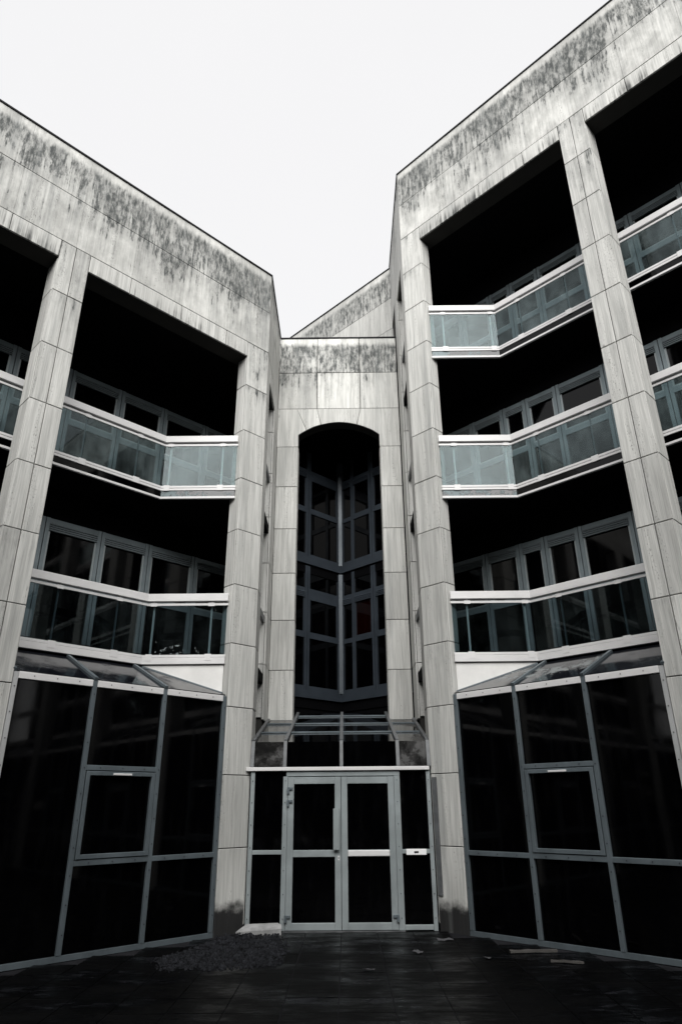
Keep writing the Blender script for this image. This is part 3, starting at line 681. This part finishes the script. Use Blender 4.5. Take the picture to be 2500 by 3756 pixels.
# ------------------------------------------------------------------ loose things on the paving
def inside(poly, x, y):
    c = False
    for i in range(len(poly)):
        x1, y1 = poly[i]; x2, y2 = poly[i - 1]
        if (y1 > y) != (y2 > y) and x < (x2 - x1) * (y - y1) / (y2 - y1) + x1: c = not c
    return c
rnd = random.Random(5)
gout = [(-1.45, 10.28), (-0.84, 10.30), (-0.74, 9.8), (-0.62, 9.1), (-0.70, 8.5), (-1.2, 8.35), (-1.8, 8.3), (-2.05, 8.8), (-1.8, 9.4), (-1.62, 9.95)]
gv = MB(); cnt = 0
while cnt < 4200:
    x = rnd.uniform(-2.1, -0.6); y = rnd.uniform(8.2, 10.35)
    if not inside(gout, x + rnd.gauss(0, 0.05), y + rnd.gauss(0, 0.05)): continue
    r = rnd.choice((0.005, 0.006, 0.007, 0.009, 0.011, 0.014, 0.024)); hh = r * rnd.uniform(0.5, 1.1); a0 = rnd.uniform(0, 6.28); z0 = 0.001 + max(0, (y - 9.2)) * 0.02 * rnd.random()
    k_ = rnd.choice((4, 5, 6)); low = [(x + r * rnd.uniform(.7, 1.2) * math.cos(a0 + 6.283 * q / k_), y + r * rnd.uniform(.7, 1.2) * math.sin(a0 + 6.283 * q / k_), z0) for q in range(k_)]
    hi = [(x + (p_[0] - x) * rnd.uniform(.5, .85), y + (p_[1] - y) * rnd.uniform(.5, .85), z0 + hh * rnd.uniform(.8, 1.3)) for p_ in low]
    gv.pts(low + hi, [tuple(range(k_, 2 * k_))] + [(q, (q + 1) % k_, k_ + (q + 1) % k_, k_ + q) for q in range(k_)]); cnt += 1
go = tag(gv.build('gravel', 'rubble'), 'loose grey gravel and grit spilled left of the doors', 'gravel'); go['kind'] = 'stuff'
cb = MB(); pro = [(-1.36, 10.40), (-1.28, 10.50), (-0.86, 10.515), (-0.80, 10.44), (-0.79, 10.33), (-1.0, 10.29), (-1.22, 10.31), (-1.4, 10.34)]
topz = [0.06, 0.105, 0.115, 0.10, 0.07, 0.062, 0.05, 0.035]; n_ = len(pro)
cb.pts([(x, y, 0.0) for x, y in pro] + [(x * 0.99 - 0.01, y, z) for (x, y), z in zip(pro, topz)] + [(-1.08, 10.41, 0.1)], [(i, (i + 1) % n_, n_ + (i + 1) % n_, n_ + i) for i in range(n_)] + [(n_ + i, n_ + (i + 1) % n_, 2 * n_) for i in range(n_)])
tag(cb.build('concrete_lump', 'lump'), 'pale broken concrete lump against the foot of the left side light', 'rubble')
def flat_bit(name, mat, x, y, lx, ly, rz, label, cat, h=0.012, group=None, bend=0.01):
    mb = MB(); n_ = 5; top = []
    c, s_ = math.cos(rz), math.sin(rz); vs = []
    for i in range(n_ + 1):
        for sy in (-1, 1):
            px = (i / n_ - 0.5) * lx; py = sy * ly / 2 * random.uniform(0.75, 1.1); pz = 0.004 + bend * random.random()
            vs.append((x + c * px - s_ * py, y + s_ * px + c * py, pz))
    nb = len(vs); vs += [(a_, b_, z + h) for a_, b_, z in vs]; fs = []
    for i in range(n_):
        a_ = 2 * i; fs += [(a_, a_ + 1, a_ + 3, a_ + 2), (nb + a_, nb + a_ + 2, nb + a_ + 3, nb + a_ + 1), (a_, a_ + 2, nb + a_ + 2, nb + a_), (a_ + 1, nb + a_ + 1, nb + a_ + 3, a_ + 3)]
    fs += [(0, nb, nb + 1, 1), (nb - 2, nb - 1, 2 * nb - 1, 2 * nb - 2)]
    return tag(mb.pts(vs, fs).build(name, mat), label, cat, group)
flat_bit('timber_lath', 'lath', 2.20, 9.05, 0.55, 0.05, 0.1, 'pale timber lath lying on the paving before the right screen', 'lath', 0.025)
flat_bit('timber_lath', 'lath', 2.42, 8.50, 0.34, 0.035, -0.3, 'short broken lath lying nearest the right glazed screen post', 'lath', 0.02)
for i, (x, y, a_, b_, r_, lb) in enumerate(((0.885, 9.1, .09, .14, .3, 'crumpled pale paper scrap in front of the letter plate side light'), (1.30, 9.85, .2, .08, .1, 'torn paper scrap at the foot of the right inner pillar'), (1.62, 8.75, .08, .06, .8, 'small pale scrap midway between doors and timber lath'), (0.30, 8.2, .12, .05, -.3, 'flat grey leaf litter scrap on the centre tiles'))):
    flat_bit('paper_scrap', 'paper', x, y, a_, b_, r_, lb, 'litter', 0.004, None, 0.02)

# ------------------------------------------------------------------ trees behind the viewer, mirrored in the glass; height and rear row added for shade
def tree(x, y, h, rad, seed, label):
    rnd = random.Random(seed)
    t = thing('broadleaf_tree', (x, y, 0), label, 'tree', 'trees mirrored in the glass')
    mb = MB(); segs = 8; rows = []
    for i in range(7):
        z = h * 0.6 * i / 6 - 0.05; r = 0.22 * (1 - 0.1 * i); ox = 0.1 * math.sin(i * 1.3 + seed); rows.append([(x + ox + r * math.cos(6.283 * k / segs), y + r * math.sin(6.283 * k / segs), z) for k in range(segs)])
    vs = [q for r_ in rows for q in r_]; fs = [(i * segs + k, i * segs + (k + 1) % segs, (i + 1) * segs + (k + 1) % segs, (i + 1) * segs + k) for i in range(6) for k in range(segs)]
    mb.pts(vs, fs)
    cl = []
    for i in range(60):
        a_ = rnd.uniform(0, 6.283); rr = rad * math.sqrt(rnd.random()); zc = h * rnd.uniform(0.05, 0.94)
        k_ = 1 - abs(zc / h - 0.4) * 0.9; c_ = Vector((x + rr * k_ * math.cos(a_), y + rr * k_ * math.sin(a_), zc)); cl.append((c_, rnd.uniform(0.8, 1.35)))
        mb.bar((x, y, max(0.5, zc * 0.55)), tuple(c_), 0.07, 0.07)
    mb.build('trunk', 'bark', t)
    lf = MB()
    for c_, rc_ in cl:
        for k in range(190):
            d = Vector((rnd.gauss(0, 1), rnd.gauss(0, 1), rnd.gauss(0, 0.8))); p_ = c_ + d * rc_ * 0.55
            u_ = Vector((rnd.gauss(0, 1), rnd.gauss(0, 1), rnd.gauss(0, 1))).normalized(); v_ = u_.orthogonal().normalized(); sz = rnd.uniform(0.14, 0.26)
            lf.pts([p_ - u_ * sz, p_ + v_ * sz * 0.5, p_ + u_ * sz, p_ - v_ * sz * 0.5], [(0, 1, 2, 3)])
    lf.build('crown', 'leaf', t)
spots = [(-3.0, -7.6, 'mirrored left of the middle of the doors'), (2.6, -8.2, 'mirrored right of the middle of the doors'),
         (-8.4, -6.8, 'mirrored in the left balcony glass'), (8.2, -6.6, 'mirrored in the right balcony glass'),
         (-13.4, -5.4, 'at the far end of the left wing'), (13.4, -5.2, 'at the far end of the right wing'),
         (0.0, -12.0, 'in the middle of the added rear row'), (-6.0, -11.6, 'left of the middle in the added rear row'), (6.0, -11.8, 'right of the middle in the added rear row'),
         (-11.5, -10.6, 'leftmost of the added rear row'), (11.5, -10.4, 'rightmost of the added rear row')]
for i, (x, y, lb) in enumerate(spots):
    tree(x, y, 13.2 + (i * 37 % 11) * 0.12, 2.9, i + 1, 'leafy tree behind the viewer, ' + lb)
